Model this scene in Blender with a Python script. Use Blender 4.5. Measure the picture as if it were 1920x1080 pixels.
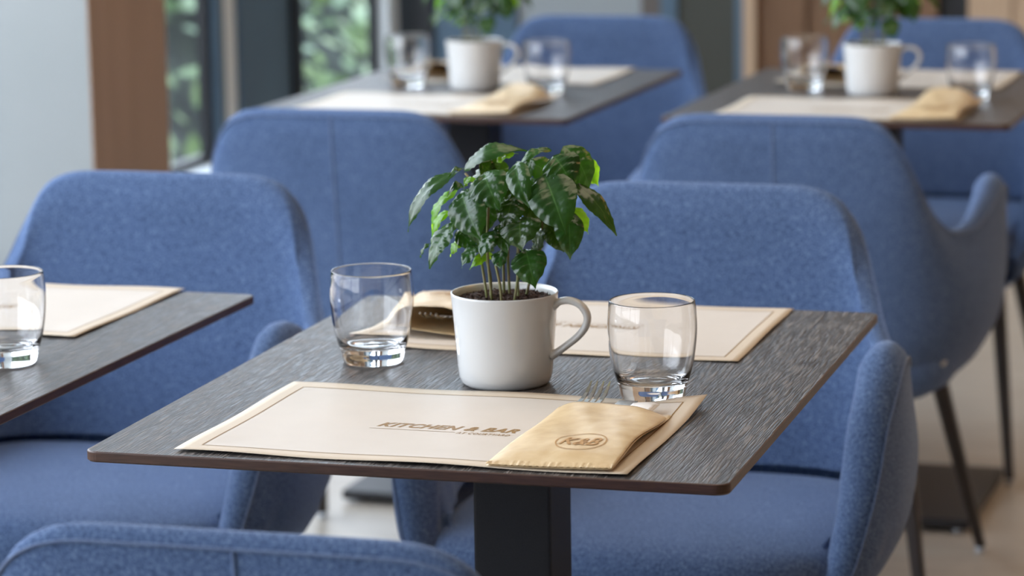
import bpy, bmesh, math, random
import numpy as np
from mathutils import Vector, Matrix
from math import sin, cos, pi, radians

S = bpy.context.scene
for o in list(bpy.data.objects): bpy.data.objects.remove(o)
random.seed(7)

# ------------------------------------------------------------ camera
def cam_axes(yaw, pit, rol):
    cy, sy, cp, sp, cr, sr = cos(yaw), sin(yaw), cos(pit), sin(pit), cos(rol), sin(rol)
    fwd = Vector((sy*cp, cy*cp, -sp)); right = Vector((cy, -sy, 0)); up = right.cross(fwd)
    return right*cr+up*sr, -right*sr+up*cr, fwd
r_, u_, w_ = cam_axes(-0.282768, 0.177729, -0.016088)
cd = bpy.data.cameras.new('camera'); cam = bpy.data.objects.new('camera', cd); S.collection.objects.link(cam)
M = Matrix((r_, u_, -w_)).transposed().to_4x4(); M.translation = (1.099755, -2.392209, 1.360392)
cam.matrix_world = M
cd.sensor_width = 36; cd.lens = 5569.662/1920*36
cd.dof.use_dof = True; cd.dof.focus_distance = 2.72; cd.dof.aperture_fstop = 6.0
cd.clip_end = 100
S.camera = cam

# ------------------------------------------------------------ world, lights, exposure
world = bpy.data.worlds.new('sky'); S.world = world; world.use_nodes = True
wn = world.node_tree; wn.nodes.clear()
wo = wn.nodes.new('ShaderNodeOutputWorld'); bg = wn.nodes.new('ShaderNodeBackground')
tc = wn.nodes.new('ShaderNodeTexCoord'); sx = wn.nodes.new('ShaderNodeSeparateXYZ'); rp = wn.nodes.new('ShaderNodeValToRGB')
wn.links.new(tc.outputs['Generated'], sx.inputs[0]); wn.links.new(sx.outputs[2], rp.inputs[0])
rp.color_ramp.elements[0].position = 0.0; rp.color_ramp.elements[0].color = (.90, .94, 1, 1)
rp.color_ramp.elements[1].position = .7; rp.color_ramp.elements[1].color = (.66, .80, 1, 1)
wn.links.new(rp.outputs[0], bg.inputs[0]); bg.inputs[1].default_value = 4.0
wn.links.new(bg.outputs[0], wo.inputs[0])

def area(name, loc, target, sx_, sy_, power, col, portal=False):
    l = bpy.data.lights.new(name, 'AREA'); l.shape = 'RECTANGLE'; l.size = sx_; l.size_y = sy_; l.energy = power; l.color = col
    o = bpy.data.objects.new(name, l); S.collection.objects.link(o); o.location = loc
    d = Vector(target)-Vector(loc); o.rotation_euler = d.to_track_quat('-Z', 'Y').to_euler()
    if portal: l.cycles.is_portal = True
    return o
# daylight through the long window wall on the left
area('window_daylight', (-1.75, .4, 1.95), (1, .4, 1.5), 5.6, 1.9, 90, (.85, .92, 1.0))
area('window_daylight_far', (-1.56, 4.6, 2.2), (1, 4.2, 1.0), 2.6, 1.4, 44, (.72, .86, 1.0))
# ceiling luminaires of the dining room, warm
area('ceiling_lamp_light', (2.4, 1.4, 3.05), (1.9, 1.2, 0), 1.2, 2.6, 22, (1.0, .50, .22))
area('ceiling_lamp_light_front', (.7, .6, 3.05), (.7, .7, 0), 1.6, 2.2, 21, (1.0, .80, .60))
area('ceiling_lamp_light_back', (1.6, 4.8, 3.05), (1.0, 4.6, 0), 1.8, 1.6, 14, (1.0, .78, .55))
S.view_settings.view_transform = 'Standard'; S.view_settings.look = 'None'
S.view_settings.gamma = 1; S.view_settings.use_curve_mapping = False
S.view_settings.exposure = 0.33

# ------------------------------------------------------------ material helpers
def mat(name, col=(.5, .5, .5), rough=.5, metal=0, **k):
    m = bpy.data.materials.new(name); m.use_nodes = True
    b = m.node_tree.nodes['Principled BSDF']
    b.inputs['Base Color'].default_value = (*col, 1); b.inputs['Roughness'].default_value = rough
    b.inputs['Metallic'].default_value = metal
    for kk, v in k.items(): b.inputs[kk.replace('_', ' ')].default_value = v
    return m
def nd(m, t): return m.node_tree.nodes.new(t)
def lk(m, a, b): m.node_tree.links.new(a, b)
def pb(m): return m.node_tree.nodes['Principled BSDF']
def noise(m, scale=(1, 1, 1), s=5, detail=2, coord='Object', rough=.5):
    t = nd(m, 'ShaderNodeTexCoord'); mp = nd(m, 'ShaderNodeMapping'); mp.inputs['Scale'].default_value = scale
    n = nd(m, 'ShaderNodeTexNoise'); n.inputs['Scale'].default_value = s; n.inputs['Detail'].default_value = detail
    n.inputs['Roughness'].default_value = rough
    lk(m, t.outputs[coord], mp.inputs[0]); lk(m, mp.outputs[0], n.inputs[0]); return n
def ramp(m, src, stops):
    r = nd(m, 'ShaderNodeValToRGB'); e = r.color_ramp.elements
    while len(e) < len(stops): e.new(.5)
    for i, (p, c) in enumerate(stops): e[i].position = p; e[i].color = (*c, 1)
    lk(m, src, r.inputs[0]); return r
def bump(m, src, strength, dist=.001):
    b = nd(m, 'ShaderNodeBump'); b.inputs['Strength'].default_value = strength; b.inputs['Distance'].default_value = dist
    lk(m, src, b.inputs['Height']); lk(m, b.outputs[0], pb(m).inputs['Normal']); return b
def mottled(name, c1, c2, s=5, scale=(1, 1, 1), rough=.6, bs=0, detail=3, **k):
    m = mat(name, c1, rough, **k); n = noise(m, scale, s, detail)
    r = ramp(m, n.outputs[0], [(.35, c1), (.65, c2)]); lk(m, r.outputs[0], pb(m).inputs['Base Color'])
    if bs: bump(m, n.outputs[0], bs)
    return m

# fabric: melange wool
def fabric():
    m = mat('blue_wool', (.05, .11, .27), .95)
    n1 = noise(m, (1, 1, 1), 430, 2); n2 = noise(m, (1, 1, 1), 14, 3)
    r1 = ramp(m, n1.outputs[0], [(.30, (.040, .068, .145)), (.5, (.075, .124, .245)), (.72, (.165, .245, .40))])
    r2 = ramp(m, n2.outputs[0], [(.3, (.95, .95, .95)), (.7, (1.04, 1.03, 1.03))])
    mx = nd(m, 'ShaderNodeMix'); mx.data_type = 'RGBA'; mx.blend_type = 'MULTIPLY'; mx.inputs[0].default_value = 1
    lk(m, r1.outputs[0], mx.inputs[6]); lk(m, r2.outputs[0], mx.inputs[7]); lk(m, mx.outputs[2], pb(m).inputs['Base Color'])
    pb(m).inputs['Sheen Weight'].default_value = .24; pb(m).inputs['Sheen Roughness'].default_value = .45
    pb(m).inputs['Sheen Tint'].default_value = (.70, .80, 1, 1)
    pb(m).inputs['Specular IOR Level'].default_value = .2
    bump(m, n1.outputs[0], .5, .0012)
    return m
MAT = {}
MAT['fabric'] = fabric()
MAT['piping'] = mottled('blue_piping', (.075, .12, .24), (.11, .17, .30), 300, rough=.9, Sheen_Weight=.4)
MAT['leg'] = mottled('dark_stained_ash', (.012, .009, .008), (.022, .015, .013), 60, (1, 1, .1), rough=.42)
MAT['glide'] = mat('steel_glide', (.6, .65, .7), .3, .9)
MAT['tag'] = mat('woven_tag', (.55, .56, .58), .8)
# table laminate
def table_mat():
    m = mat('dark_oak_laminate', (.05, .05, .06), .4)
    w = noise(m, (1, .45, 1), 7, 1)                                  # gentle warp of the grain
    t = nd(m, 'ShaderNodeTexCoord'); ad = nd(m, 'ShaderNodeVectorMath'); ad.operation = 'MULTIPLY_ADD'
    ad.inputs[1].default_value = (.0015, .0, .0)
    lk(m, w.outputs[1], ad.inputs[0]); lk(m, t.outputs['Object'], ad.inputs[2])
    def g(scale, detail):
        mp = nd(m, 'ShaderNodeMapping'); mp.inputs['Scale'].default_value = scale
        n = nd(m, 'ShaderNodeTexNoise'); n.inputs['Scale'].default_value = 1; n.inputs['Detail'].default_value = detail
        lk(m, ad.outputs[0], mp.inputs[0]); lk(m, mp.outputs[0], n.inputs[0]); return n
    a = g((640, 26, 1), 2); b = g((70, 5, 1), 3)
    r1 = ramp(m, a.outputs[0], [(.42, (0, 0, 0)), (.565, (.06, .06, .06)), (.61, (1, 1, 1))])
    r2 = ramp(m, b.outputs[0], [(.3, (.030, .028, .028)), (.7, (.058, .052, .049))])
    mx = nd(m, 'ShaderNodeMix'); mx.data_type = 'RGBA'; mx.inputs[7].default_value = (.165, .148, .135, 1)
    lk(m, r1.outputs[0], mx.inputs[0]); lk(m, r2.outputs[0], mx.inputs[6]); lk(m, mx.outputs[2], pb(m).inputs['Base Color'])
    rr = ramp(m, a.outputs[0], [(.40, (.30, .30, .30)), (.62, (.52, .52, .52))]); lk(m, rr.outputs[0], pb(m).inputs['Roughness'])
    bump(m, a.outputs[0], .9, .0014)
    return m
MAT['table'] = table_mat()
MAT['table_edge'] = mottled('dark_brown_laminate_edge', (.045, .019, .011), (.075, .033, .019), 40, (1, 1, 12), rough=.38)
MAT['column'] = mottled('black_textured_powder_coat', (.003, .0035, .006), (.006, .007, .011), 900, rough=.5, bs=.8, Specular_IOR_Level=.3)
MAT['plate'] = mat('dark_metal_plate', (.02, .019, .02), .4, .3)
# paper
def paper(name, c_in, c_out, rough=.6):
    m = mat(name, c_in, rough); n = noise(m, (1, 1, 1), 30, 4)
    r = ramp(m, n.outputs[0], [(.3, tuple(c*.97 for c in c_in)), (.7, c_in)]); lk(m, r.outputs[0], pb(m).inputs['Base Color'])
    return m
MAT['mat_inner'] = paper('placemat_paper', (.60, .545, .475), None, .55)
MAT['mat_border'] = paper('placemat_border_paper', (.60, .51, .39), None, .55)
MAT['print'] = mat('brown_print', (.27, .16, .055), .6)
MAT['print_soft'] = mat('light_brown_print', (.42, .235, .085), .6)
def kraft():
    m = mat('waxed_kraft_paper', (.72, .52, .29), .42)
    n = noise(m, (1, 1, 1), 60, 5); r = ramp(m, n.outputs[0], [(.3, (.56, .40, .21)), (.7, (.67, .52, .31))])
    lk(m, r.outputs[0], pb(m).inputs['Base Color']); bump(m, n.outputs[0], .25, .0015)
    return m
MAT['kraft'] = kraft()
MAT['napkin'] = mat('white_napkin', (.86, .86, .85), .8)
MAT['steel'] = mat('cutlery_steel', (.62, .58, .52), .22, 1)
MAT['glass'] = mat('clear_glass', (1, 1, 1), 0, 0, Transmission_Weight=1, IOR=1.5)
MAT['mug'] = mat('white_porcelain', (.60, .60, .585), .12, 0, Coat_Weight=.4, Coat_Roughness=.04)
MAT['soil'] = mottled('potting_soil', (.012, .006, .004), (.075, .032, .018), 260, rough=.9, bs=1)
def leaf_mat(name, c1, c2, vein, trans):
    m = mat(name, c1, .22, 0); p = pb(m); p.inputs['Specular IOR Level'].default_value = .6
    n = noise(m, (1, 1, 1), 25, 2)
    r = ramp(m, n.outputs[0], [(.3, c1), (.7, c2)])
    uv = nd(m, 'ShaderNodeUVMap'); uv.uv_map = 'UVMap'; sp = nd(m, 'ShaderNodeSeparateXYZ'); lk(m, uv.outputs[0], sp.inputs[0])
    a = nd(m, 'ShaderNodeMath'); a.operation = 'SUBTRACT'; a.inputs[1].default_value = .5; lk(m, sp.outputs[0], a.inputs[0])
    ab = nd(m, 'ShaderNodeMath'); ab.operation = 'ABSOLUTE'; lk(m, a.outputs[0], ab.inputs[0])
    rv = ramp(m, ab.outputs[0], [(.006, (.8, .8, .8)), (.022, (0, 0, 0))])
    mx = nd(m, 'ShaderNodeMix'); mx.data_type = 'RGBA'; mx.inputs[7].default_value = (*vein, 1)
    lk(m, rv.outputs[0], mx.inputs[0]); lk(m, r.outputs[0], mx.inputs[6]); lk(m, mx.outputs[2], p.inputs['Base Color'])
    tr = nd(m, 'ShaderNodeBsdfTranslucent'); tr.inputs[0].default_value = (*[min(1, c*3.2) for c in (c2[0]*1.5, c2[1]*1.4, c2[2]*.4)], 1)
    ms = nd(m, 'ShaderNodeMixShader'); ms.inputs[0].default_value = trans
    out = m.node_tree.nodes['Material Output']
    lk(m, p.outputs[0], ms.inputs[1]); lk(m, tr.outputs[0], ms.inputs[2]); lk(m, ms.outputs[0], out.inputs[0])
    return m
MAT['leaf'] = leaf_mat('coffee_leaf', (.010, .042, .008), (.024, .078, .013), (.07, .16, .04), .16)
MAT['leaf_young'] = leaf_mat('young_coffee_leaf', (.06, .22, .012), (.12, .36, .02), (.2, .42, .08), .45)
MAT['leaf_old'] = leaf_mat('deep_green_coffee_leaf', (.014, .042, .007), (.030, .072, .011), (.08, .13, .03), .12)
MAT['stem'] = mottled('pale_green_stem', (.15, .17, .045), (.20, .155, .07), 90, rough=.6)
# room
MAT['floor'] = mottled('pale_oak_floor', (.42, .36, .29), (.50, .44, .36), 6, (1, 7, 1), rough=.34)
MAT['white'] = mat('matt_white_paint', (.72, .74, .74), .8)
MAT['ceiling'] = mat('ceiling_grey', (.40, .39, .37), .9)
MAT['warm_wall'] = mat('warm_brown_wall', (.24, .16, .10), .8)
MAT['pillar'] = mottled('pale_grey_plaster', (.30, .325, .325), (.325, .345, .345), 3, rough=.85)
MAT['brown'] = mottled('pillar_shade_brown', (.40, .27, .19), (.46, .31, .22), 4, (3, 3, .4), rough=.6)  # shade of the pillar's room-side face, put into the colour
MAT['taupe'] = mottled('taupe_panel', (.13, .11, .095), (.15, .125, .11), 4, rough=.6)
MAT['slate'] = mottled('slate_grey_panel', (.085, .14, .20), (.10, .165, .23), 3, rough=.5)
MAT['dark'] = mat('near_black_frame', (.012, .013, .016), .45)
MAT['framewhite'] = mat('pale_frame', (.82, .86, .86), .4)
MAT['greypanel'] = mat('light_grey_panel', (.36, .39, .40), .7)
MAT['oak'] = mottled('light_oak_trim', (.50, .34, .22), (.58, .42, .28), 4, (20, 20, .8), rough=.5)
MAT['walnut'] = mottled('walnut_veneer', (.17, .085, .04), (.22, .12, .06), 5, (18, 18, .6), rough=.5)
def perforated():
    m = mat('olive_perforated_metal', (.05, .052, .04), .5)
    t = nd(m, 'ShaderNodeTexCoord'); mp = nd(m, 'ShaderNodeMapping'); mp.inputs['Scale'].default_value = (110, 1, 110)
    v = nd(m, 'ShaderNodeTexVoronoi'); v.inputs['Randomness'].default_value = 0; v.inputs['Scale'].default_value = 1
    lk(m, t.outputs['Object'], mp.inputs[0]); lk(m, mp.outputs[0], v.inputs[0])
    r = ramp(m, v.outputs[0], [(.25, (.012, .012, .010)), (.35, (.062, .064, .05))]); lk(m, r.outputs[0], pb(m).inputs['Base Color'])
    return m
MAT['perf'] = perforated()
def pane_mat():
    m = bpy.data.materials.new('window_glass'); m.use_nodes = True; n = m.node_tree; n.nodes.clear()
    o = n.nodes.new('ShaderNodeOutputMaterial'); t = n.nodes.new('ShaderNodeBsdfTransparent'); t.inputs[0].default_value = (.95, .95, .955, 1)
    g = n.nodes.new('ShaderNodeBsdfGlossy'); g.inputs[1].default_value = .02
    x = n.nodes.new("ShaderNodeMixShader"); x.inputs[0].default_value = .06; n.links.new(t.outputs[0], x.inputs[1]); n.links.new(g.outputs[0], x.inputs[2])
    n.links.new(x.outputs[0], o.inputs[0]); return m
MAT['pane'] = pane_mat()
MAT['ivy'] = mottled('ivy_leaf', (.035, .08, .02), (.14, .22, .065), 3, rough=.45)
MAT['ivy_pale'] = mottled('pale_ivy_leaf', (.22, .32, .19), (.36, .46, .31), 3, rough=.5)
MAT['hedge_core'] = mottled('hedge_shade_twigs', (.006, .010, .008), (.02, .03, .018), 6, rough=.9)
MAT['ground'] = mottled('garden_soil', (.05, .05, .035), (.08, .08, .05), 4, rough=.95)

# ------------------------------------------------------------ object helpers
def link(o, parent=None):
    S.collection.objects.link(o)
    if parent: o.parent = parent
    return o
def mesh_obj(name, verts, faces, m, parent=None, smooth=True, mats=None, fmat=None, uvs=None, recalc=False):
    me = bpy.data.meshes.new(name); me.from_pydata([tuple(v) for v in verts], [], faces)
    for x in (mats or [m]): me.materials.append(x)
    if fmat: me.polygons.foreach_set('material_index', fmat)
    me.polygons.foreach_set('use_smooth', [smooth]*len(me.polygons))
    if uvs is not None:
        l = me.uv_layers.new(name='UVMap')
        vi = np.empty(len(me.loops), int); me.loops.foreach_get('vertex_index', vi)
        l.data.foreach_set('uv', np.array(uvs, dtype=float)[vi].ravel())
    if recalc:
        bm = bmesh.new(); bm.from_mesh(me); bmesh.ops.recalc_face_normals(bm, faces=bm.faces); bm.to_mesh(me); bm.free()
    me.update()
    return link(bpy.data.objects.new(name, me), parent)
def bm_obj(name, bm, m, parent=None, smooth=False):
    me = bpy.data.meshes.new(name); bmesh.ops.recalc_face_normals(bm, faces=bm.faces); bm.to_mesh(me); bm.free()
    me.materials.append(m); me.polygons.foreach_set('use_smooth', [smooth]*len(me.polygons))
    return link(bpy.data.objects.new(name, me), parent)
def box(name, lo, hi, m, parent=None, bev=0, seg=2):
    bm = bmesh.new(); bmesh.ops.create_cube(bm, size=1)
    for v in bm.verts: v.co = Vector([(lo[i]+hi[i])/2+v.co[i]*(hi[i]-lo[i]) for i in range(3)])
    if bev: bmesh.ops.bevel(bm, geom=bm.edges[:], offset=bev, segments=seg, affect='EDGES', profile=.7)
    return bm_obj(name, bm, m, parent)
def lathe(name, prof, m, parent=None, n=64, loc=(0, 0, 0)):
    v = []; f = []
    for (r, z) in prof:
        if r < 1e-6: v.append((loc[0], loc[1], loc[2]+z))
        else: v += [(loc[0]+r*cos(2*pi*i/n), loc[1]+r*sin(2*pi*i/n), loc[2]+z) for i in range(n)]
    idx = []; k = 0
    for (r, z) in prof:
        if r < 1e-6: idx.append([k]*n); k += 1
        else: idx.append(list(range(k, k+n))); k += n
    for a, b in zip(idx[:-1], idx[1:]):
        for i in range(n):
            j = (i+1) % n
            q = [a[i], a[j], b[j], b[i]]; q2 = []
            for x in q:
                if x not in q2: q2.append(x)
            if len(q2) > 2: f.append(q2)
    return mesh_obj(name, v, f, m, parent, recalc=True)
def catmull(P, n):
    P = [Vector(p) for p in P]; out = []
    for i in range(len(P)-1):
        p0 = P[i-1] if i > 0 else P[0]*2-P[1]; p1 = P[i]; p2 = P[i+1]; p3 = P[i+2] if i+2 < len(P) else P[-1]*2-P[-2]
        for k in range(n):
            t = k/n
            out.append(.5*((2*p1)+(p2-p0)*t+(2*p0-5*p1+4*p2-p3)*t*t+(3*p1-p0-3*p2+p3)*t**3))
    out.append(P[-1]); return out
def tube(name, pts, rad, m, parent=None, n=8, ry=None):
    pts = [Vector(p) for p in pts]; N = len(pts); v = []; f = []
    rads = rad if isinstance(rad, (list, tuple)) else [rad]*N
    T0 = (pts[1]-pts[0]).normalized(); ref = Vector((0, 0, 1)) if abs(T0.z) < .9 else Vector((0, 1, 0))
    for i, p in enumerate(pts):
        T = (pts[min(i+1, N-1)]-pts[max(i-1, 0)]).normalized()
        A = (ref-T*ref.dot(T)).normalized(); B = T.cross(A); ref = A
        for k in range(n):
            a = 2*pi*k/n; v.append(p+A*cos(a)*rads[i]*(ry or 1)+B*sin(a)*rads[i])
    for i in range(N-1):
        for k in range(n): f.append((i*n+k, i*n+(k+1) % n, (i+1)*n+(k+1) % n, (i+1)*n+k))
    f.append(tuple(range(n))[::-1]); f.append(tuple((N-1)*n+k for k in range(n)))
    return mesh_obj(name, v, f, m, parent)
def tag(o, label=None, cat=None, group=None, kind=None):
    if label: o['label'] = label
    if cat: o['category'] = cat
    if group: o['group'] = group
    if kind: o['kind'] = kind
    return o
def empty(name, loc=(0, 0, 0), rz=0, **k):
    o = bpy.data.objects.new(name, None); o.empty_display_size = .05; o.location = loc; o.rotation_euler = (0, 0, rz); link(o); return tag(o, **k)
def copy_tree(o, parent=None):
    c = o.copy(); S.collection.objects.link(c); c.parent = parent
    for ch in [x for x in S.objects if x.parent == o]: copy_tree(ch, c)
    return c
def struct(o, label=None):
    o['kind'] = 'structure'
    if label: o['label'] = label
    return o

# ------------------------------------------------------------ the room
struct(box('floor', (-1.75, -6, -.05), (5, 6, 0), MAT['floor']), 'pale oak toned floor, cool where the windows shine on it')
struct(box('ceiling', (-1.75, -6, 3.1), (5, 6, 3.2), MAT['ceiling']))
struct(box('wall_right', (5, -6, 0), (5.1, 6, 3.1), MAT['warm_wall']))
struct(box('wall_front', (-1.75, -6.1, 0), (5, -6, 3.1), MAT['warm_wall']))
wl = struct(box('wall_left', (-1.75, -6, 0), (-1.6, 5.8, .33), MAT['white']), 'low wall under the windows')
struct(box('baseboard_left', (-1.6, -6, 0), (-1.588, 5.8, .08), MAT['dark']))
struct(box('trim_1', (-1.70, -6, .33), (-1.50, 5.75, .39), MAT['framewhite'], bev=.004), 'pale window sill ledge')
struct(box('trim_2', (-1.78, -6, 2.95), (-1.58, 5.75, 3.1), MAT['framewhite']))
def window(n, y0, y1, fm):
    w = bpy.data.objects.new('window_%d' % n, None); w.location = (-1.625, (y0+y1)/2, .39); link(w); struct(w)
    h = (y1-y0)/2
    box('pane', (-.004, -h, .0), (.004, h, 2.56), MAT['pane'], w)
    for s in (-1, 1): box('frame', (-.012, s*h-.012, 0), (.014, s*h+.012, 2.56), fm, w)
    box('frame', (-.012, -h+.012, 0), (.014, h-.012, .02), fm, w)
    box('frame', (-.012, -h+.012, 2.53), (.014, h-.012, 2.56), fm, w)
ys = [-5.9, -4.5, -3.1, -1.7, -.3, 1.1, 2.5]
for i in range(6): window(i+1, ys[i]+.02, ys[i+1]-.02, MAT['dark'])
window(7, 3.25, 4.33, MAT['dark'])
window(8, 4.90, 5.61, MAT['dark'])
struct(box('trim_3', (-1.64, 4.343, .39), (-1.595, 4.392, 2.95), MAT['slate']), 'slate grey window post')
struct(box('trim_4', (-1.64, 4.392, .39), (-1.60, 4.482, 2.95), MAT['framewhite']), 'pale vertical post between window and slate panel')
struct(box('trim_5', (-1.64, 4.482, .39), (-1.585, 4.825, 2.95), MAT['slate']), 'wide slate grey panel between the two windows')
struct(box('trim_6', (-1.64, 4.825, .39), (-1.57, 4.885, 2.95), MAT['dark']), 'near black post beside the slate panel')
struct(box('trim_7', (-1.64, 5.625, .39), (-1.585, 5.72, 2.95), MAT['framewhite']), 'pale post at the far end of the window')
pil = struct(box('pillar', (-1.8, 2.828, 0), (-1.253, 3.206, 3.1), MAT['pillar']), 'wide pale grey pillar at the left')
pc = box('shaded_side_face', (-1.253, 2.8285, 0), (-1.25, 3.206, 3.1), MAT['brown'], pil); pc['label'] = 'side face of the pillar, its shade painted in brown'  # thin skin on the face turned from the windows, shade painted as brown
# back wall: a row of panels, each its own colour and depth
def panel(name, x0, x1, m, y=5.8, lab=None, d=.12):
    o = box(name, (x0, y, 0), (x1, y+d, 3.1), m); o['kind'] = 'structure'
    if lab: o['label'] = lab
    return o
struct(box('wall_back', (-1.75, 5.96, 0), (5, 6.06, 3.1), MAT['white']))
bk = [(-1.63, -1.50, 'dark', 5.78, 'near black post in the far corner'), (-1.50, -1.255, 'slate', 5.80, 'slate grey strip of the back wall'),
      (-1.255, -.887, 'greypanel', 5.82, 'light grey panel of the back wall'), (-.887, -.828, 'taupe', 5.80, 'dark taupe strip of the back wall'),
      (-.828, -.781, 'slate', 5.79, 'narrow slate strip beside the perforated panel'), (-.781, -.613, 'perf', 5.80, 'olive grey perforated metal panel'),
      (-.613, -.587, 'slate', 5.79, 'narrow blue grey edge strip'), (-.587, -.553, 'oak', 5.77, 'light oak trim strip'),
      (-.553, -.415, 'walnut', 5.80, 'walnut wall panel'), (-.410, -.051, 'walnut', 5.815, 'walnut wall panel, wider one'),
      (-.051, .037, 'dark', 5.85, 'dark gap between the wood panels'), (.037, .155, 'oak', 5.80, 'light oak wall panel, narrow one'),
      (.158, 1.6, 'oak', 5.805, 'light oak wall panel'), (1.6, 5, 'white', 5.80, None)]
for i, (a, b, m, y, lab) in enumerate(bk): panel('trim_%d' % (i+8), a, b, MAT[m], y, lab)
# outside: ground and an ivy clad hedge
struct(box('ground', (-16, -14, -.25), (-1.8, 24, -.2), MAT['ground']))
hedge = empty('ivy_hedge', (-2.7, 10, -.2), label='ivy covered green hedge outside the windows', cat='hedge')
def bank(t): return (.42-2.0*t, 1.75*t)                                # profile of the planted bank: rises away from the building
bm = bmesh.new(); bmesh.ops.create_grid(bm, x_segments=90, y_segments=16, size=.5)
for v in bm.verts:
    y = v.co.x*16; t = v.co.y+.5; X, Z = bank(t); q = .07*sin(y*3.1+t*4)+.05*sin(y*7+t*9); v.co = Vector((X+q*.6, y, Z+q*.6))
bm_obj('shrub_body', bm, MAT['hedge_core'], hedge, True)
def leaf_cloud(name, n, m, size, seed, nc):
    rg = np.random.RandomState(seed); V = []; F = []
    cy = rg.uniform(-7.8, 6, nc); ct = rg.uniform(0, 1, nc)
    for i in range(n):
        k = rg.randint(nc); t = min(1, max(0, ct[k]+rg.normal(0, .05))); X, Z = bank(t)
        c = np.array([X+rg.uniform(.02, .14), cy[k]+rg.normal(0, .12), Z+rg.uniform(.04, .16)])
        a = rg.normal(size=3); nrm = np.array([.6, -.2, .8])+rg.normal(size=3)*.4; nrm /= np.linalg.norm(nrm); a -= nrm*a.dot(nrm); a /= np.linalg.norm(a); b = np.cross(nrm, a)
        s = size*rg.uniform(.6, 1.3); j = len(V)
        V += [c-a*s, c-a*s*.2+b*s*.55, c+a*s*.5+b*s*.4, c+a*s, c+a*s*.5-b*s*.4, c-a*s*.2-b*s*.55]
        F += [(j, j+1, j+2, j+3, j+4, j+5)]
    o = mesh_obj(name, V, F, m, hedge, False); o['kind'] = 'stuff'; return o
leaf_cloud('foliage', 7500, MAT['ivy'], .05, 1, 230)
leaf_cloud('pale_foliage', 2200, MAT['ivy_pale'], .055, 5, 90)

# ------------------------------------------------------------ armchair
RIM0 = [(0, 0, .822), (.08, 0, .822), (.135, .002, .820), (.170, .006, .808), (.192, .014, .785), (.208, .028, .750), (.222, .050, .712), (.240, .085, .676),
       (.262, .130, .657), (.284, .190, .658), (.297, .260, .672), (.305, .330, .686), (.306, .375, .680), (.302, .405, .650), (.296, .425, .600),
       (.288, .440, .540), (.276, .455, .485), (.262, .468, .440), (.235, .480, .400)]
RIM = [(x, y, z-(.013 if i < 6 else .016 if i == 6 else .024 if i in (7, 10) else .030 if i in (8, 9) else .016 if i < 14 else 0)) for i, (x, y, z) in enumerate(RIM0)]
MID = [(0, .030, .56), (.08, .032, .56), (.14, .036, .56), (.185, .045, .555), (.220, .060, .55), (.245, .080, .545), (.265, .105, .54), (.282, .140, .535),
       (.294, .180, .53), (.303, .225, .53), (.308, .275, .53), (.310, .320, .53), (.309, .355, .525), (.305, .385, .515), (.298, .405, .495),
       (.289, .425, .465), (.277, .440, .435), (.260, .455, .405), (.23, .468, .375)]
CT = Vector((0, .26, 0))
def shell_cols(n=4):
    out = []
    R = catmull(RIM, n); Mm = catmull(MID, n)
    for r, m in zip(R, Mm):
        zl = min(.435, m.z-.025); zb = min(.368, zl-.02)
        L = CT+(m-CT)*.93; L.z = zl
        B = CT+(m-CT)*.70; B.z = zb
        C = CT+(m-CT)*.02; C.z = .345
        out.append((r, m, L, B, C))
    return out
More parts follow.
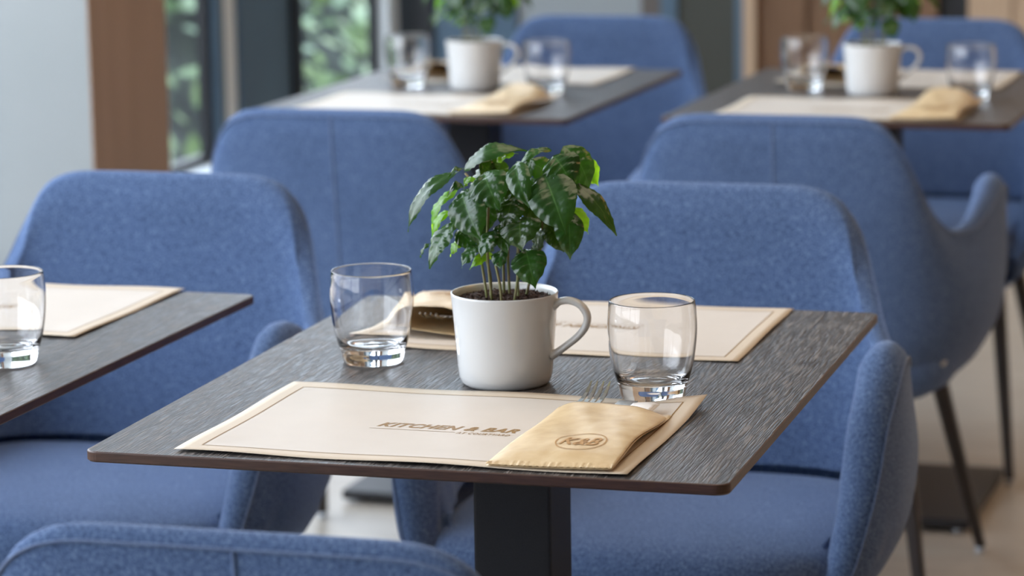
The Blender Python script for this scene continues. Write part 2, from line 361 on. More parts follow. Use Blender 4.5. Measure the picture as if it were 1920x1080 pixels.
def make_chair():
    root = empty('dining_armchair')
    OFF = Vector((0, -.29, 0))
    half = shell_cols(4); cols = [tuple(Vector((-p.x, p.y, p.z)) for p in c) for c in half[::-1]][:-1]+half
    NC = len(cols); prof = [catmull(c, 6) for c in cols]; NR = len(prof[0])
    G = [[prof[i][j] for j in range(NR)] for i in range(NC)]
    def nrm(i, j):
        a = G[min(i+1, NC-1)][j]-G[max(i-1, 0)][j]; b = G[i][min(j+1, NR-1)]-G[i][max(j-1, 0)]
        return a.cross(b).normalized()
    sgn = 1 if nrm(NC//2, 3).y < 0 else -1
    V = []; F = []; NI = 10
    for i in range(NC):
        s = abs(i-(NC-1)/2)/((NC-1)/2); x = s*18
        th = .024+.030*max(0, min(1, (x-8.5)/3.5))
        if x > 15: th *= 1-.35*(x-15)/3
        col = [G[i][j] for j in range(NR-1, -1, -1)]                    # outer, bottom -> rim
        O = G[i][0]; n0 = nrm(i, 0)*sgn; up = (G[i][0]-G[i][1]).normalized()
        if up.z < .3 and x < 14: up = Vector((0, 0, 1))
        CA = Vector((0, .24, 0))
        def inw(j):
            q = G[i][j]; d = Vector((CA.x-q.x, CA.y-q.y, 0)).normalized(); m_ = nrm(i, j)*sgn; return (m_*-1+d*.9).normalized()
        n0 = -inw(0); I0 = O-n0*th
        for q in (.12, .3, .5, .7, .88):
            col.append(O.lerp(I0, q)+up*th*.42*(1-abs(2*q-1)**2.4))
        for j in range(NI+1):
            nn = -inw(j); col.append(G[i][j]-nn*th*(1+.15*j/NI))
        V += [c+OFF for c in col]
    K = len(V)//NC
    for i in range(NC-1):
        for j in range(K-1): F.append((i*K+j, (i+1)*K+j, (i+1)*K+j+1, i*K+j+1))
    mesh_obj('shell', V, F, MAT['fabric'], root, recalc=True)
    # piping along the outer rim, seam up the middle of the back
    tube('piping', [G[i][0]+nrm(i, 0)*sgn*.0005+OFF for i in range(0, NC)], .0013, MAT['piping'], root, 6)
    c = NC//2
    tube('back_seam', [G[c][j]+nrm(c, j)*sgn*.0002+OFF for j in range(0, NR-4)], .0016, MAT['piping'], root, 6)
    # small woven tag near the lower edge of one side
    i = c+24; j = 13; p = G[i][j]+OFF; n = nrm(i, j)*sgn; t = (G[i][j-1]-G[i][j+1]).normalized(); s = n.cross(t)
    v = [p+n*.0028+t*a*.012+s*b*.005+n*e for e in (0, .0015) for a in (-1, 1) for b in (-1, 1)]
    mesh_obj('fabric_tag', v, [(0, 1, 3, 2), (4, 6, 7, 5), (0, 4, 5, 1), (2, 3, 7, 6), (0, 2, 6, 4), (1, 5, 7, 3)], MAT['tag'], root, False)
    # seat cushion
    V = []; F = []; NA = 72
    rings = [(.60, .352), (.82, .362), (.93, .380), (.985, .403), (1.0, .425), (.985, .443), (.95, .455), (.88, .4625), (.70, .467), (.45, .469), (.2, .470)]
    for (k, z) in rings:
        for a in range(NA):
            t = 2*pi*a/NA; ex = .42
            cx = (abs(cos(t))**ex)*(1 if cos(t) > 0 else -1); sy = (abs(sin(t))**ex)*(1 if sin(t) > 0 else -1)
            wx = .268 if sy > 0 else .262
            V.append(Vector((cx*wx*k*(1-.05*max(0, sy)), .285+sy*.222*k-.29+.0, z+(.006*(1-k*k) if z > .44 else 0))))
    for r in range(len(rings)-1):
        for a in range(NA): b = (a+1) % NA; F.append((r*NA+a, r*NA+b, (r+1)*NA+b, (r+1)*NA+a))
    F.append(tuple(range(NA))[::-1]); F.append(tuple((len(rings)-1)*NA+a for a in range(NA)))
    mesh_obj('seat', V, F, MAT['fabric'], root, recalc=True)
    # legs: tapered rectangular section with rounded edges
    for sx_ in (-1, 1):
        for (ty, fy, tx, fx) in ((.33, .585, .185, .243), (.13, .02, .175, .235)):
            top = Vector((sx_*tx, (.40 if ty == .33 else .13)-.29, .385)); bot = Vector((sx_*fx, fy-.29, .012)); V = []; F = []
            for q, (p, hw, hd) in enumerate(((top, .014, .019), (top.lerp(bot, .5), .0115, .0145), (bot, .0085, .010))):
                for (a, b) in ((-1, -.6), (-.6, -1), (.6, -1), (1, -.6), (1, .6), (.6, 1), (-.6, 1), (-1, .6)): V.append(p+Vector((a*hw, b*hd, 0)))
            for q in range(2):
                for k in range(8): F.append((q*8+k, q*8+(k+1) % 8, q*8+8+(k+1) % 8, q*8+8+k))
            F.append(tuple(range(8))[::-1]); F.append(tuple(16+k for k in range(8)))
            lg = mesh_obj('leg', V, F, MAT['leg'], root, False, recalc=True)
            lathe('glide', [(0, 0), (.0075, 0), (.0085, .003), (.0085, .010), (.006, .0125), (0, .0125)], MAT['glide'], lg, 14, (bot.x, bot.y, 0))
    return root
chair0 = make_chair()
T = {1: (0, 0, 0), 2: (-.7325, -.0158, -.0156), 3: (-.7957, 2.4577, -.0252), 4: (-.0546, 2.4977, -.0319)}
TW, TD, TZ = .592, .80, .75
def tpos(t, x, y):
    a = T[t]; return (a[0]+x*cos(a[2])-y*sin(a[2]), a[1]+x*sin(a[2])+y*cos(a[2]))
GC = 'blue upholstered armchairs around the tables'
chairs = [((.338, -.200), 0, 'blue armchair at the bottom left corner, only its backrest top showing, seam down the middle'),
          ((.296, .995), pi, 'blue armchair facing us behind the front table, the potted plant before its backrest'),
          ((-.436, .972), pi, 'blue armchair at the far left facing us, behind the cut-off left table'),
          ((-.456, 2.247), 0, 'blue armchair seen from behind near the window, by the rear left table'),
          ((.2416, 2.275), -.01, 'blue armchair seen from behind at the right, raised right arm and dark legs showing'),
          ((-.4513, 3.36), pi-.02, 'blue armchair at the far side of the rear left table, before the light grey panel'),
          ((.2456, 3.360), pi-.03, 'blue armchair at the far side of the rear right table, before the wood panels')]
for i, (p, rz, lab) in enumerate(chairs):
    c = chair0 if i == 0 else copy_tree(chair0)
    c.location = (p[0], p[1], 0); c.rotation_euler = (0, 0, rz); tag(c, lab, 'chair', GC)

# ------------------------------------------------------------ tables
def make_table():
    root = empty('dining_table')
    ring = []
    for (ax, ay, a0) in ((TW, TD, 0), (0, TD, 90), (0, 0, 180), (TW, 0, 270)):
        for k in range(9): ring.append((ax, ay, radians(a0+k*90/8)))
    V = []; F = []; fm = []; rc = .013; TH = .010
    for (ins, z) in ((.0015, -TH), (0, -TH+.0015), (0, -.0012), (.0004, -.0004), (.0013, 0)):
        for (ax, ay, a) in ring:
            X = ax-rc if ax > 0 else rc; Y = ay-rc if ay > 0 else rc; V.append((X+(rc-ins)*cos(a), Y+(rc-ins)*sin(a), TZ+z))
    n = len(ring)
    for q in range(4):
        for k in range(n): F.append((q*n+k, q*n+(k+1) % n, q*n+n+(k+1) % n, q*n+n+k)); fm.append(1)
    F.append(tuple(range(n))[::-1]); fm.append(1); F.append(tuple(4*n+k for k in range(n))); fm.append(0)
    mesh_obj('tabletop', V, F, None, root, False, [MAT['table'], MAT['table_edge']], fm)
    cx, cy = .296, .40
    box('column', (cx-.04, cy-.04, .024), (cx+.04, cy+.04, TZ-.016), MAT['column'], root, .003)
    box('mounting_plate', (cx-.15, cy-.15, TZ-.016), (cx+.15, cy+.15, TZ-.010), MAT['plate'], root)
    bp = box('base_plate', (cx-.205, cy-.205, .008), (cx+.205, cy+.205, .026), MAT['plate'], root, .004)
    for a in (-1, 1):
        for b in (-1, 1): lathe('glide', [(0, 0), (.012, 0), (.013, .006), (.010, .009), (0, .009)], MAT['glide'], bp, 16, (cx+a*.185, cy+b*.185, 0))
    return root
tb = make_table()
TL = {1: 'dark wood table in front with the sharp potted plant',
      2: 'dark wood table cut off by the left picture edge',
      3: 'blurred dark table in the rear left with white mug plant',
      4: 'blurred dark table in the rear right corner with white mug plant'}
for k in (1, 2, 3, 4):
    t = tb if k == 1 else copy_tree(tb)
    t.location = (T[k][0], T[k][1], 0); t.rotation_euler = (0, 0, T[k][2]); tag(t, TL[k], 'table', 'narrow dark dining tables')

# ------------------------------------------------------------ placemats
ML, MH = .42, .297
def mat_h(x, y, ph, amp=1.0):
    e = min(x, ML-x, y, MH-y); edge = max(0, 1-e/.05)
    h = .0006+amp*edge*(.0009+.0009*sin(x*31+ph)+.0008*sin(y*27+ph*2))
    cx, cy = ML-x, MH-y
    h += amp*.007*max(0, 1-math.hypot(cx, cy)/.09)**1.6                   # lifted corner
    return h
def text_mesh(body, size, w_scale, bold, shear, space=1.0):
    c = bpy.data.curves.new('lettering', 'FONT'); c.body = body; c.size = size; c.offset = bold; c.shear = shear; c.space_character = space
    c.resolution_u = 3; c.align_x = 'LEFT'
    o = bpy.data.objects.new('lettering', c); S.collection.objects.link(o)
    dg = bpy.context.evaluated_depsgraph_get(); me = bpy.data.meshes.new_from_object(o.evaluated_get(dg))
    S.collection.objects.unlink(o); bpy.data.objects.remove(o); bpy.data.curves.remove(c)
    bm = bmesh.new(); bm.from_mesh(me); bpy.data.meshes.remove(me)
    bmesh.ops.triangulate(bm, faces=bm.faces)
    x0 = min(v.co.x for v in bm.verts); x1 = max(v.co.x for v in bm.verts); y0 = min(v.co.y for v in bm.verts); y1 = max(v.co.y for v in bm.verts)
    return bm, x0, x1, y0, y1
def lettering(name, body, x0, x1, y0, y1, hf, m, parent, bold=.0, shear=.25, z=.0002, space=1.0):
    bm, a, b, c, d = text_mesh(body, 1, 1, bold, shear, space)
    for v in bm.verts:
        x = x0+(v.co.x-a)/(b-a)*(x1-x0); y = y0+(v.co.y-c)/(d-c)*(y1-y0); v.co = Vector((x, y, hf(x, y)+z))
    bmesh.ops.recalc_face_normals(bm, faces=bm.faces)
    for f in bm.faces:
        if f.normal.z < 0: f.normal_flip()
    me = bpy.data.meshes.new(name); bm.to_mesh(me); bm.free(); me.materials.append(m)
    return link(bpy.data.objects.new(name, me), parent)
def sheet(name, fx, nx, ny, th, m, parent, mats=None, sel=None):
    """two sided sheet: fx(u,v)->Vector, thickness th upward"""
    V = []; F = []; W = nx+1
    for lay in (0, 1):
        for j in range(ny+1):
            for i in range(nx+1): V.append(fx(i/nx, j/ny)+Vector((0, 0, th*lay)))
    N = W*(ny+1); fm = []
    for j in range(ny):
        for i in range(nx):
            a = j*W+i; F.append((a, a+W, a+W+1, a+1)); F.append((N+a, N+a+1, N+a+W+1, N+a+W))
            k = sel((i+.5)/nx, (j+.5)/ny) if sel else 0; fm += [k, k]
    for i in range(nx):
        F.append((i, i+1, N+i+1, N+i)); b = ny*W+i; F.append((b+1, b, N+b, N+b+1)); fm += [len(mats)-1 if mats else 0]*2
    for j in range(ny):
        a = j*W; F.append((a+W, a, N+a, N+a+W)); b = j*W+nx; F.append((b, b+W, N+b+W, N+b)); fm += [len(mats)-1 if mats else 0]*2
    return mesh_obj(name, V, F, m, parent, True, mats, fm if mats else None)
INX, INY = .0185, .021
def ribbon(name, x0, y0, x1, y1, wd, hf, m, parent, n=24, z=.0002):
    dx, dy = x1-x0, y1-y0; L = math.hypot(dx, dy); px, py = -dy/L*wd/2, dx/L*wd/2; V = []; F = []
    for i in range(n+1):
        x = x0+dx*i/n; y = y0+dy*i/n
        for s in (-1, 1): V.append((x+px*s, y+py*s, hf(x+px*s, y+py*s)+z))
    for i in range(n): F.append((2*i, 2*i+2, 2*i+3, 2*i+1))
    return V, F
def make_mat(ph, amp=1.0, text=True):
    hf = lambda x, y: mat_h(x, y, ph, amp)
    root = empty('paper_placemat')
    nx, ny = 68, 48
    # grid lines fall on the printed frame
    xs = [0, INX/2, INX]+[INX+(ML-2*INX)*i/(nx-4) for i in range(1, nx-4)]+[ML-INX, ML-INX/2, ML]
    yl = [0, INY/2, INY]+[INY+(MH-2*INY)*i/(ny-4) for i in range(1, ny-4)]+[MH-INY, MH-INY/2, MH]
    nx = len(xs)-1; ny = len(yl)-1
    fx = lambda u, v: Vector((xs[round(u*nx)], yl[round(v*ny)], hf(xs[round(u*nx)], yl[round(v*ny)])))
    def sel(u, v): i = int(u*nx); j = int(v*ny); return 0 if 2 <= i < nx-2 and 2 <= j < ny-2 else 1
    sheet('sheet', fx, nx, ny, .0003, None, root, [MAT['mat_inner'], MAT['mat_border']], sel)
    ht = lambda x, y: hf(x, y)+.0003
    V = []; F = []
    a, b, c, d = INX, INY, ML-INX, MH-INY
    segs = [(a, b, c, b), (a, d, c, d), (a, b, a, d), (c, b, c, d)]
    if text: segs.append((.1405, .1265, .2235, .1265))
    for s in segs:
        v, f = ribbon('', *s, .0013 if s is not segs[-1] or not text else .0010, ht, None, None, 40); k = len(V); V += v; F += [tuple(q+k for q in ff) for ff in f]
    mesh_obj('printed_frame_line', V, F, MAT['print'], root, False)
    if text:
        lettering('lettering', 'KITCHEN & BAR', .1445, .2795, .1345, .1515, ht, MAT['print'], root, .038, .38, space=1.08)
        lettering('lettering', 'AT COURTYARD', .2255, .2765, .1215, .1285, ht, MAT['print'], root, .014, .3, space=1.2)
    return root
m_hi = make_mat(0.4)
m_back = make_mat(2.1, .7)
PM = {}
def place(o, t, x, y, rz=0, z=TZ):
    p = tpos(t, x, y); o.location = (p[0], p[1], z); o.rotation_euler = (0, 0, T[t][2]+rz); return o
def mat_copy(src, t, x, y, rz, lab, first=False):
    o = src if first else copy_tree(src); place(o, t, x, y, rz); tag(o, lab, 'placemat', 'printed paper placemats'); return o
mat_copy(m_hi, 1, .0822, .0157, -.0176, 'cream paper placemat at the front edge of the front table, brown KITCHEN & BAR print', True)
mat_copy(m_back, 1, .0755+.4215, .5095+.290, pi-.004, 'cream paper placemat at the far side of the front table, behind mug and glasses', True)
mat_copy(m_hi, 2, .08+.42, .515+.290, pi-.004, 'cream paper placemat on the cut-off left table')
mat_copy(m_hi, 3, .075, .012, 0, 'blurred placemat on the near side of the rear left table')
mat_copy(m_hi, 3, .08+.42, .50+.297, pi, 'blurred placemat on the far side of the rear left table')
mat_copy(m_hi, 4, .085, .012, 0, 'blurred placemat on the near side of the rear right table')
mat_copy(m_hi, 4, .08+.42, .50+.297, pi, 'blurred placemat on the far side of the rear right table')

# ------------------------------------------------------------ cutlery pocket (origin: its bottom left corner, opening towards +y)
PW, PH = .113, .240
def make_pocket(rise, lift, ph):
    root = empty('cutlery_pocket')
    skew = -.018                                                       # the opening is cut at a slant
    edge = .0055
    def side(u, v):                                                   # height of both sheets: right edge and middle stand off the mat
        return .0022+.0016*sin(v*5+ph)+.0065*u**2*(.35+.65*sin(pi*min(1, v*1.05)))*lift
    def P(u, v, top):
        skew = -.034 if top else -.016
        x = PW*u+.0012*sin(v*9+ph)*(1 if u > .5 else .3); y = (PH+skew*(u-.15))*v
        z = side(u, v)
        if top:
            b = (max(0, 1-abs(2*u-1.02)**3.4))**.8; z += .0004+b*(1-.3*max(0, u-.4))*(.0062+rise*v**1.2+.0006*sin(u*9+v*14+ph))*min(1, v*9)
            z += .0004*sin(u*23+ph)*sin(v*17)*min(1, 5*u*(1-u))*min(1, v*5)
        return Vector((x, y, z))
    def Pt(u, v): return P(u, v*.96, True)
    def Pb(u, v):
        p = P(u, v, False)
        p.z = max(.0016, p.z-.0012); p.z += .004*lift*max(0, v-.85)/.15*(.3+u) if lift > 1.4 else 0
        return p
    sheet('lower_sheet', Pb, 26, 34, .00025, MAT['kraft'], root)
    sheet('upper_sheet', Pt, 40, 52, .00025, MAT['kraft'], root)
    def hf(x, y):
        u = min(1, max(0, x/PW)); v = min(1, max(0, y/(PH-.034*(u-.15)))); return P(u, v, True).z+.0004
    # crimped bottom seam
    V = []; F = []; n = 60
    for i in range(n+1):
        u = i/n; z = side(u, 0)+.0004+.0005*sin(i*2.1)
        V += [(PW*u, -.0005, z), (PW*u, .003, z+.0012+.0006*sin(i*1.7)), (PW*u, .0075, P(u, .031, True).z+.0005)]
    for i in range(n):
        for k in range(2): F.append((3*i+k, 3*i+3+k, 3*i+4+k, 3*i+1+k))
    mesh_obj('crimped_seam', V, F, MAT['kraft'], root)
    # emblem: an oval ring with K&B
    cx, cy, rx, ry = .070, .060, .0225, .030; V = []; F = []; n = 48
    for i in range(n):
        a = 2*pi*i/n
        for s in (1, .955): x, y = cx+rx*s*cos(a), cy+ry*s*sin(a); V.append((x, y, hf(x, y)+.0003))
    for i in range(n): j = (i+1) % n; F.append((2*i, 2*j, 2*j+1, 2*i+1))
    mesh_obj('printed_oval', V, F, MAT['print_soft'], root, False)
    lettering('lettering', 'K&B', cx-.0175, cx+.0175, cy-.0135, cy+.0125, hf, MAT['print_soft'], root, .016, .3, z=.0004)
    return root
pk_near = make_pocket(.0045, 1.0, .5)
pk_far = make_pocket(.024, 1.6, 1.7)
PG = 'kraft paper cutlery pockets'
tag(place(pk_near, 1, .3745, .0125, -.004, TZ+.0012), 'kraft paper cutlery pocket printed K&B on the front placemat', 'cutlery pocket', PG)
tag(place(pk_far, 1, .186, .792, pi+.10, TZ+.0012), 'open kraft cutlery pocket on the far placemat, between left glass and mug', 'cutlery pocket', PG)
def pkc(src, t, x, y, rz, lab): return tag(place(copy_tree(src), t, x, y, rz, TZ+.0012), lab, 'cutlery pocket', PG)
pkc(pk_far, 3, .372, .02, -.08, 'blurred kraft cutlery pocket on the near side of the rear left table')
pkc(pk_far, 3, .205, .79, pi+.05, 'blurred kraft cutlery pocket behind the mug of the rear left table')
pkc(pk_far, 4, .388, .015, -.04, 'blurred kraft cutlery pocket on the near side of the rear right table')
pkc(pk_far, 4, .205, .79, pi+.05, 'blurred kraft cutlery pocket behind the mug of the rear right table')

# ------------------------------------------------------------ fork, knife, napkin (origin at the handle end, pointing +y)
def make_fork():
    root = empty('fork')
    V = []; F = []
    st = [(0, .0075, 0), (.01, .0095, 0), (.05, .0075, .0005), (.10, .0035, .0008), (.13, .003, .0012), (.142, .006, .0012), (.150, .0112, .001), (.158, .0122, .001)]
    for (y, w, z) in st: V += [(-w, y, z), (w, y, z), (w, y, z+.0018), (-w, y, z+.0018)]
    for i in range(len(st)-1):
        for k in range(4): F.append((4*i+k, 4*i+(k+1) % 4, 4*i+4+(k+1) % 4, 4*i+4+k))
    F.append((0, 3, 2, 1)); n = 4*(len(st)-1); F.append((n, n+1, n+2, n+3))
    mesh_obj('handle', V, F, MAT['steel'], root, False, recalc=True)
    for q in range(4):
        x = -.0122+.0031+q*.0061; ww = .0021; V = []; F = []
        for (y, w, z) in ((.157, ww, .001), (.170, ww*.95, .001), (.185, ww*.8, .0035), (.197, ww*.55, .0078), (.204, ww*.2, .0112)):
            V += [(x-w, y, z), (x+w, y, z), (x+w, y, z+.0016), (x-w, y, z+.0016)]
        for i in range(4):
            for k in range(4): F.append((4*i+k, 4*i+(k+1) % 4, 4*i+4+(k+1) % 4, 4*i+4+k))
        F.append((0, 3, 2, 1)); F.append((16, 17, 18, 19))
        mesh_obj('tine', V, F, MAT['steel'], root, False, recalc=True)
    return root
def make_knife():
    root = empty('table_knife'); V = []; F = []
    out = [(-.009, 0), (.009, 0), (.0095, .05), (.007, .095), (.0085, .10), (.0095, .17), (.0095, .208), (.0085, .213), (-.0085, .213), (-.0095, .208), (-.009, .10), (-.007, .095), (-.0095, .05)]
    for z in (0, .002): V += [(x, y, z) for x, y in out]
    n = len(out); F.append(tuple(range(n))[::-1]); F.append(tuple(n+i for i in range(n)))
    for i in range(n): j = (i+1) % n; F.append((i, j, n+j, n+i))
    mesh_obj('blade_and_handle', V, F, MAT['steel'], root, False, recalc=True); return root
def make_napkin():
    root = empty('paper_napkin')
    for k in range(3):
        sheet('fold', lambda u, v, k=k: Vector((.022*u-.001*k, .20*v-.004*k, .0007*k+.0012*v*sin(pi*u))), 8, 12, .0005, MAT['napkin'], root)
    return root
fk, kn, nk = make_fork(), make_knife(), make_napkin()
def lay(o, t, x, y, rz, z, tilt, lab, cat, grp):
    place(o, t, x, y, rz, z); o.rotation_euler = (tilt, 0, T[t][2]+rz); return tag(o, lab, cat, grp)
lay(fk, 1, .404, .090, -.01, TZ+.0052, radians(.9), 'steel fork, four tines sticking out of the K&B pocket', 'fork', 'forks in the pockets')
lay(kn, 1, .438, .046, -.02, TZ+.0078, radians(.3), 'steel knife end showing at the pocket opening beside the white napkin', 'knife', None)
lay(nk, 1, .449, .055, -.01, TZ+.0087, radians(.2), 'folded white napkin just showing from the front K&B pocket', 'napkin', None)
lay(copy_tree(fk), 1, .158, .765, pi-.05, TZ+.0062, radians(2.5), 'fork lying inside the open pocket on the far placemat, partly behind the mug', 'fork', 'forks in the pockets')

# ------------------------------------------------------------ glasses
def make_glass():
    prof = [(0, .0012), (.022, .0010), (.0275, 0), (.0300, .0012), (.0315, .005), (.0328, .0125), (.0338, .0150), (.0362, .022), (.0392, .034), (.0416, .048), (.0430, .064),
            (.0430, .076), (.0422, .087), (.0412, .0945), (.0408, .0956), (.0401, .0958), (.0397, .0948), (.0405, .087), (.0413, .076), (.0413, .064), (.0399, .048),
            (.0374, .034), (.0340, .0235), (.0290, .0185), (.020, .0172), (.010, .0185), (0, .0192)]
    P = catmull([(a, b, 0) for a, b in prof], 3); P = [(max(0, p.x), p.y) for p in P]; P[0] = (0, P[0][1]); P[-1] = (0, P[-1][1])
    return lathe('tumbler_glass', P, MAT['glass'], None, 96)
g0 = make_glass()
GL = [(1, .130, .432, 'clear glass tumbler left of the potted plant on the front table'), (1, .450, .322, 'clear glass tumbler right of the mug handle on the front table'),
      (2, .486, .372, 'clear tumbler cut by the left picture edge, on the left table'), (3, .153, .44, 'blurred tumbler left of the mug on the rear left table'),
      (3, .447, .365, 'blurred tumbler right of the mug on the rear left table'), (4, .152, .45, 'blurred tumbler left of the mug on the rear right table'),
      (4, .472, .348, 'blurred tumbler right of the mug on the rear right table')]
for i, (t, x, y, lab) in enumerate(GL):
    g = g0 if i == 0 else g0.copy()
    if i: S.collection.objects.link(g)
    place(g, t, x, y, i*.7, TZ+.0002); tag(g, lab, 'glass', 'stemless tumbler glasses')

# ------------------------------------------------------------ potted coffee plant in a mug (origin: mug base centre)
LEAVES=[
 ((-0.043, -0.012, 0.208),(-0.0916, -0.03, 0.1536),0.0178,0,0.018,-0.5),
 ((-0.0479, 0.0, 0.1888),(-0.0747, 0.0, 0.1505),0.0135,1,0.012,-0.4),
 ((-0.0448, -0.012, 0.1597),(-0.0689, -0.03, 0.1182),0.0199,0,0.008,-0.4),
 ((-0.0347, -0.02, 0.1906),(-0.0067, -0.05, 0.1507),0.0334,0,0.012,-0.1),
 ((-0.0364, 0.004, 0.2113),(0.0267, 0.01, 0.2352),0.0171,0,0.018,-0.3),
 ((-0.013, -0.016, 0.2093),(0.0097, -0.04, 0.1797),0.0341,0,0.010,-0.1),
 ((0.0202, -0.018, 0.2201),(0.0403, -0.045, 0.1835),0.0206,0,0.012,-0.2),
 ((0.0538, -0.006, 0.2259),(0.0761, -0.015, 0.2008),0.0327,0,0.010,0.0),
 ((0.049, -0.02, 0.2083),(0.0782, -0.05, 0.159),0.0398,0,0.012,0.0),
 ((0.0619, 0.004, 0.2337),(0.0859, 0.01, 0.1927),0.0270,0,0.015,0.4),
 ((0.0744, -0.004, 0.1985),(0.1193, -0.01, 0.1532),0.0163,2,0.012,0.3),
 ((0.0498, -0.008, 0.2328),(0.0189, -0.02, 0.2203),0.0085,0,0.010,-0.1),
 ((0.068, -0.01, 0.173),(0.074, -0.025, 0.131),0.0234,0,0.010,0.3),
 ((0.0471, -0.002, 0.1577),(0.0634, -0.005, 0.136),0.0185,2,0.006,0.1),
 ((0.0226, -0.016, 0.1667),(0.0301, -0.04, 0.1411),0.0341,2,0.010,0.1),
 ((0.0004, -0.012, 0.1594),(0.0133, -0.03, 0.1363),0.0163,0,0.006,0.0),
 ((0.0006, -0.014, 0.1338),(0.0068, -0.035, 0.1224),0.0149,0,0.004,0.0),
 ((0.027, -0.014, 0.1349),(0.0419, -0.035, 0.104),0.0291,0,0.010,0.1),
 ((-0.0033, -0.018, 0.1542),(-0.0104, -0.045, 0.1336),0.0171,0,0.006,-0.2),
 ((-0.0188, -0.014, 0.1388),(-0.0341, -0.035, 0.1226),0.0156,0,0.006,-0.3),
 ((-0.0091, -0.008, 0.1282),(-0.0309, -0.02, 0.1192),0.0107,1,0.006,-0.2),
 ((-0.0385, -0.002, 0.1408),(-0.0545, -0.005, 0.1286),0.0128,1,0.006,-0.2),
 ((-0.0359, -0.012, 0.212),(-0.047, -0.03, 0.2116),0.0054,0,0.006,-0.2),
 ((-0.0372, -0.008, 0.1918),(-0.0518, -0.02, 0.1912),0.0088,0,0.012,-0.2),
 ((-0.0049, 0.002, 0.2198),(0.0166, 0.005, 0.2322),0.0088,1,0.005,0.0),
 ((-0.0371, -0.004, 0.1957),(-0.0213, -0.01, 0.209),0.0071,1,0.006,0.0),
 ((0.0148, -0.012, 0.1854),(0.0133, -0.03, 0.1559),0.0234,2,0.008,0.0),
 ((-0.013, -0.002, 0.1817),(-0.0158, -0.005, 0.1518),0.0213,0,0.008,0.0),
 ((-0.0766, 0.0, 0.1363),(-0.0866, 0.0, 0.126),0.0045,0,0.003,-0.2),
 ((-0.0444, -0.006, 0.1511),(-0.0216, -0.015, 0.1373),0.0171,0,0.006,-0.1),
 ((0.0673, 0.004, 0.1739),(0.0842, 0.01, 0.1523),0.0142,1,0.008,0.3),
 ((0.0291, 0.004, 0.203),(0.0363, 0.01, 0.1691),0.0213,0,0.008,0.0),
 ((0.0221, 0.006, 0.1844),(0.0409, 0.015, 0.1533),0.0213,2,0.008,0.0),
 ((-0.0241, 0.006, 0.2166),(-0.0114, 0.015, 0.202),0.0156,2,0.006,0.0),
 ((-0.0133, 0.012, 0.219),(-0.0065, 0.03, 0.1939),0.0185,2,0.006,0.0),
 ((0.0272, 0.012, 0.2229),(0.0186, 0.03, 0.1945),0.0171,0,0.006,0.0),
 ((-0.058, 0.006, 0.1672),(-0.0789, 0.015, 0.1391),0.0128,1,0.008,-0.3),
 ((0.058, 0.012, 0.2176),(0.0855, 0.03, 0.2007),0.0156,1,0.012,0.4),
 ((-0.004, 0.008, 0.1501),(-0.0236, 0.02, 0.1262),0.0171,2,0.006,0.0),
 ((0.0397, 0.008, 0.1514),(0.0235, 0.02, 0.1261),0.0171,2,0.006,0.0),
 ((0.0431, 0.008, 0.1756),(0.0582, 0.02, 0.1621),0.0185,0,0.006,0.2),
 ((-0.0474, 0.008, 0.1808),(-0.039, 0.02, 0.1472),0.0185,2,0.006,0.0),
 ((-0.020, 0.030, 0.205),(-0.050, 0.050, 0.172),0.0230,2,0.010,-0.3),
 ((0.020, 0.030, 0.215),(0.045, 0.055, 0.185),0.0240,0,0.010,0.2),
 ((0.000, 0.030, 0.190),(-0.015, 0.055, 0.155),0.0250,2,0.010,0.0),
 ((0.030, 0.020, 0.170),(0.050, 0.050, 0.140),0.0220,2,0.010,0.2),
 ((-0.030, 0.020, 0.175),(-0.060, 0.040, 0.150),0.0200,1,0.008,-0.3),
 ((0.010, 0.010, 0.200),(0.022, -0.010, 0.172),0.0220,2,0.008,0.0),
 ((-0.025, -0.005, 0.170),(-0.018, -0.020, 0.140),0.0200,2,0.008,-0.1),
 ((0.045, 0.005, 0.185),(0.062, -0.012, 0.160),0.0200,2,0.008,0.1),
 ((-0.010, 0.005, 0.205),(-0.024, 0.000, 0.182),0.0200,0,0.008,-0.1),
 ((0.070, 0.020, 0.222),(0.090, 0.030, 0.196),0.0190,1,0.008,0.4),
 ((0.0266, -0.008, 0.1187),(0.0189, -0.02, 0.1069),0.0085,2,0.004,0.0),
]
STEMS=[
 ((-0.0146, -0.01, 0.0919),(-0.0238, -0.01, 0.1433)),
 ((-0.014, 0.0, 0.0894),(-0.0192, 0.0, 0.1281)),
 ((-0.0067, -0.02, 0.0955),(-0.0083, -0.02, 0.1875)),
 ((0.0046, -0.025, 0.093),(-0.0011, -0.025, 0.1223)),
 ((-0.0038, 0.012, 0.0929),(-0.005, 0.012, 0.1616)),
 ((0.0026, 0.01, 0.092),(0.0052, 0.01, 0.1713)),
 ((0.0156, -0.02, 0.0932),(0.0195, -0.02, 0.1582)),
 ((0.0142, 0.0, 0.0903),(0.0147, 0.0, 0.1428)),
 ((0.0187, 0.01, 0.091),(0.0366, 0.01, 0.1388)),
 ((-0.005, 0.012, 0.1616),(-0.0418, 0.012, 0.2062)),
 ((0.0366, 0.01, 0.1388),(0.0448, 0.01, 0.2221)),
 ((0.0052, 0.01, 0.1713),(0.0121, 0.01, 0.2153)),
]
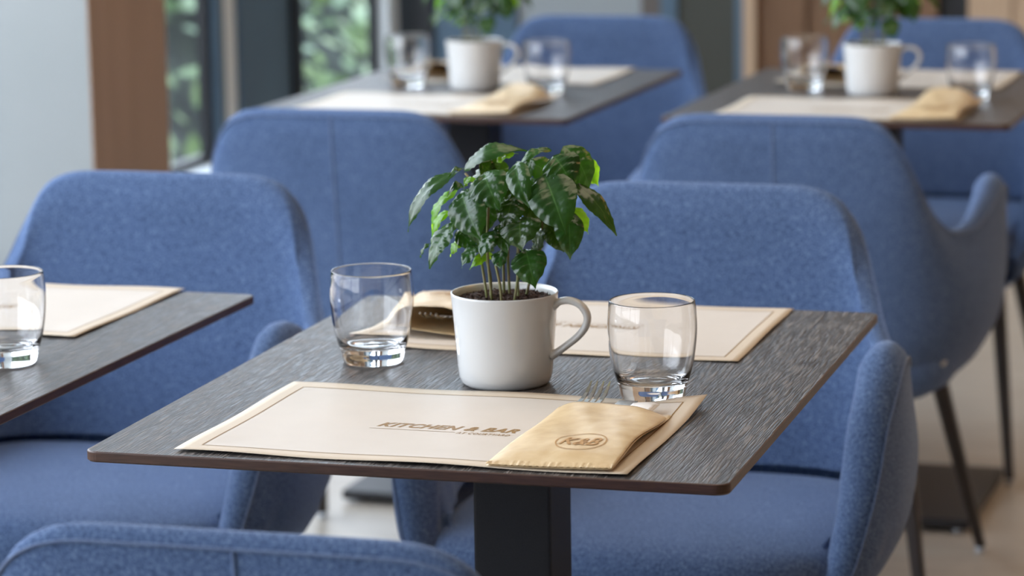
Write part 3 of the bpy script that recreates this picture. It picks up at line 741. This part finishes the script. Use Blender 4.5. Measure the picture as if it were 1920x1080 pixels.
def make_plant():
    root = empty('potted_plant')
    prof = [(0, .003), (.036, .003), (.037, .0), (.0415, .0006), (.0445, .004), (.0462, .010), (.0472, .02), (.0490, .045), (.0510, .070), (.0528, .0895), (.0530, .0912), (.0522, .0920),
            (.0508, .0912), (.0500, .088), (.0480, .066), (.046, .045), (.044, .02), (.03, .012), (0, .011)]
    mug = lathe('mug', prof[:], MAT['mug'], root, 96)
    # ear shaped handle in the x-z plane
    c = catmull([(.049, 0, .079), (.056, 0, .0835), (.066, 0, .0850), (.077, 0, .0810), (.0835, 0, .0715), (.0825, 0, .061), (.075, 0, .0505), (.063, 0, .0405), (.0535, 0, .0335), (.0475, 0, .0300)], 6)
    N = len(c); V = []; F = []; n = 14
    for i, p in enumerate(c):
        Tn = (c[min(i+1, N-1)]-c[max(i-1, 0)]).normalized(); A = Vector((0, 1, 0)); B = Tn.cross(A)
        fl = 1+.35*max(0, 1-min(i, N-1-i)/6)
        for k in range(n):
            a = 2*pi*k/n; V.append(p+A*cos(a)*.0062*fl+B*sin(a)*.0037*fl)
    for i in range(N-1):
        for k in range(n): F.append((i*n+k, i*n+(k+1) % n, (i+1)*n+(k+1) % n, (i+1)*n+k))
    mesh_obj('handle', V, F, MAT['mug'], mug, recalc=True)
    # soil
    rg = np.random.RandomState(4); V = []; F = []; nr, na = 20, 72
    for r in range(nr+1):
        for a in range(na):
            R = .0484*r/nr; V.append((R*cos(2*pi*a/na), R*sin(2*pi*a/na), .0845+.003*(1-(r/nr)**2)+rg.uniform(-.0011, .0013)))
    for r in range(nr):
        for a in range(na): b = (a+1) % na; F.append((r*na+a, r*na+b, (r+1)*na+b, (r+1)*na+a))
    so = mesh_obj('soil', V, F, MAT['soil'], root, False)
    V = []; F = []
    for i in range(700):
        R = .046*math.sqrt(rg.rand()); a = rg.rand()*6.283; c0 = np.array([R*cos(a), R*sin(a), .0872-.002*(R/.046)**2+rg.uniform(0, .0012)]); s = rg.uniform(.0006, .0016)
        e = rg.normal(size=(4, 3)); e /= np.linalg.norm(e, axis=1)[:, None]; e[0] *= rg.uniform(1, 3); k = len(V); V += [c0+x*s for x in e]; F += [(k, k+1, k+2), (k, k+2, k+3), (k, k+3, k+1), (k+1, k+3, k+2)]
    cr = mesh_obj('crumbs', V, F, MAT['soil'], so, False); cr['kind'] = 'stuff'
    for i, (a, b) in enumerate(STEMS):
        a = Vector(a); b = Vector(b)
        if i < 9: a.z = .084
        mid = a.lerp(b, .5)+Vector((.003*sin(i*2.3), .002*cos(i), 0)); th = .0014 if i < 9 else .0011
        tube('stem', catmull([a, mid, b], 5), th, MAT['stem'], root, 7)
    # leaves
    for i, (b, t, wd, kind, arch, nx) in enumerate(LEAVES):
        b = Vector(b); t = Vector(t); ax = t-b; L = ax.length; d = ax.normalized()
        wd = wd*1.28; b = b-ax*.06
        Nh = Vector((nx*.9-.12+2.2*max(0, t.x-.02), -.72, .66+.1*sin(i*1.9))); Nn = (Nh-d*Nh.dot(d)).normalized(); sd = d.cross(Nn).normalized()
        rr = random.Random(i); tw = rr.uniform(-.25, .25); fold = rr.uniform(.10, .22); nv = max(5, int(L/.0075)); ph = rr.uniform(0, 6)
        NU, NV_ = 10, 20; V = []; UV = []; F = []
        for j in range(NV_+1):
            s = j/NV_
            pr = (sin(pi*min(1, s**.82))**.80)*(1-.10*s) if s < .80 else None
            w80 = (sin(pi*.8**.82)**.80)*.92
            if pr is None: q = (s-.80)/.20; pr = w80*((1-q)**1.35)*(1-.15*q)+.012
            pr = max(pr, .02)
            c = b+ax*s+Nn*(arch*4*s*(1-s)*.8)+Vector((0, 0, -.004*s*s))
            ang = tw*s; S2 = sd*cos(ang)+Nn*sin(ang); N2 = Nn*cos(ang)-sd*sin(ang)
            for k in range(NU+1):
                u = 2*k/NU-1; au = abs(u)
                z = fold*wd*.5*pr*au**1.3 - .22*wd*pr*max(0, au-.45)**1.5*1.6
                z += .0023*(wd/.03)*sin(2*pi*(s*nv-au*1.1))*min(1, au*2.2)*(1-.5*au)*min(1, pr*1.5)
                z += .0012*sin(s*13+ph+u*1.5)*au
                V.append(c+S2*u*wd*.5*pr+N2*z); UV.append(((u+1)/2, s))
        for j in range(NV_):
            for k in range(NU): a = j*(NU+1)+k; F.append((a, a+1, a+NU+2, a+NU+1))
        mesh_obj('leaf', V, F, MAT[('leaf', 'leaf_young', 'leaf_old')[kind]], root, True, uvs=UV)
    return root
pl = make_plant()
place(pl, 1, .292, .361, 0, TZ); pl.rotation_euler = (0, 0, 0)
PGp = 'coffee plants in white mugs'
tag(pl, 'sharp green coffee plant in a white mug, centre of the front table', 'potted plant', PGp)
for t, x, y, rz, lab in ((3, .294, .41, 0, 'blurred green plant in a white mug on the rear left table'), (4, .289, .39, .12, 'blurred green plant in a white mug on the rear right table')):
    c = copy_tree(pl); place(c, t, x, y, rz, TZ); tag(c, lab, 'potted plant', PGp)
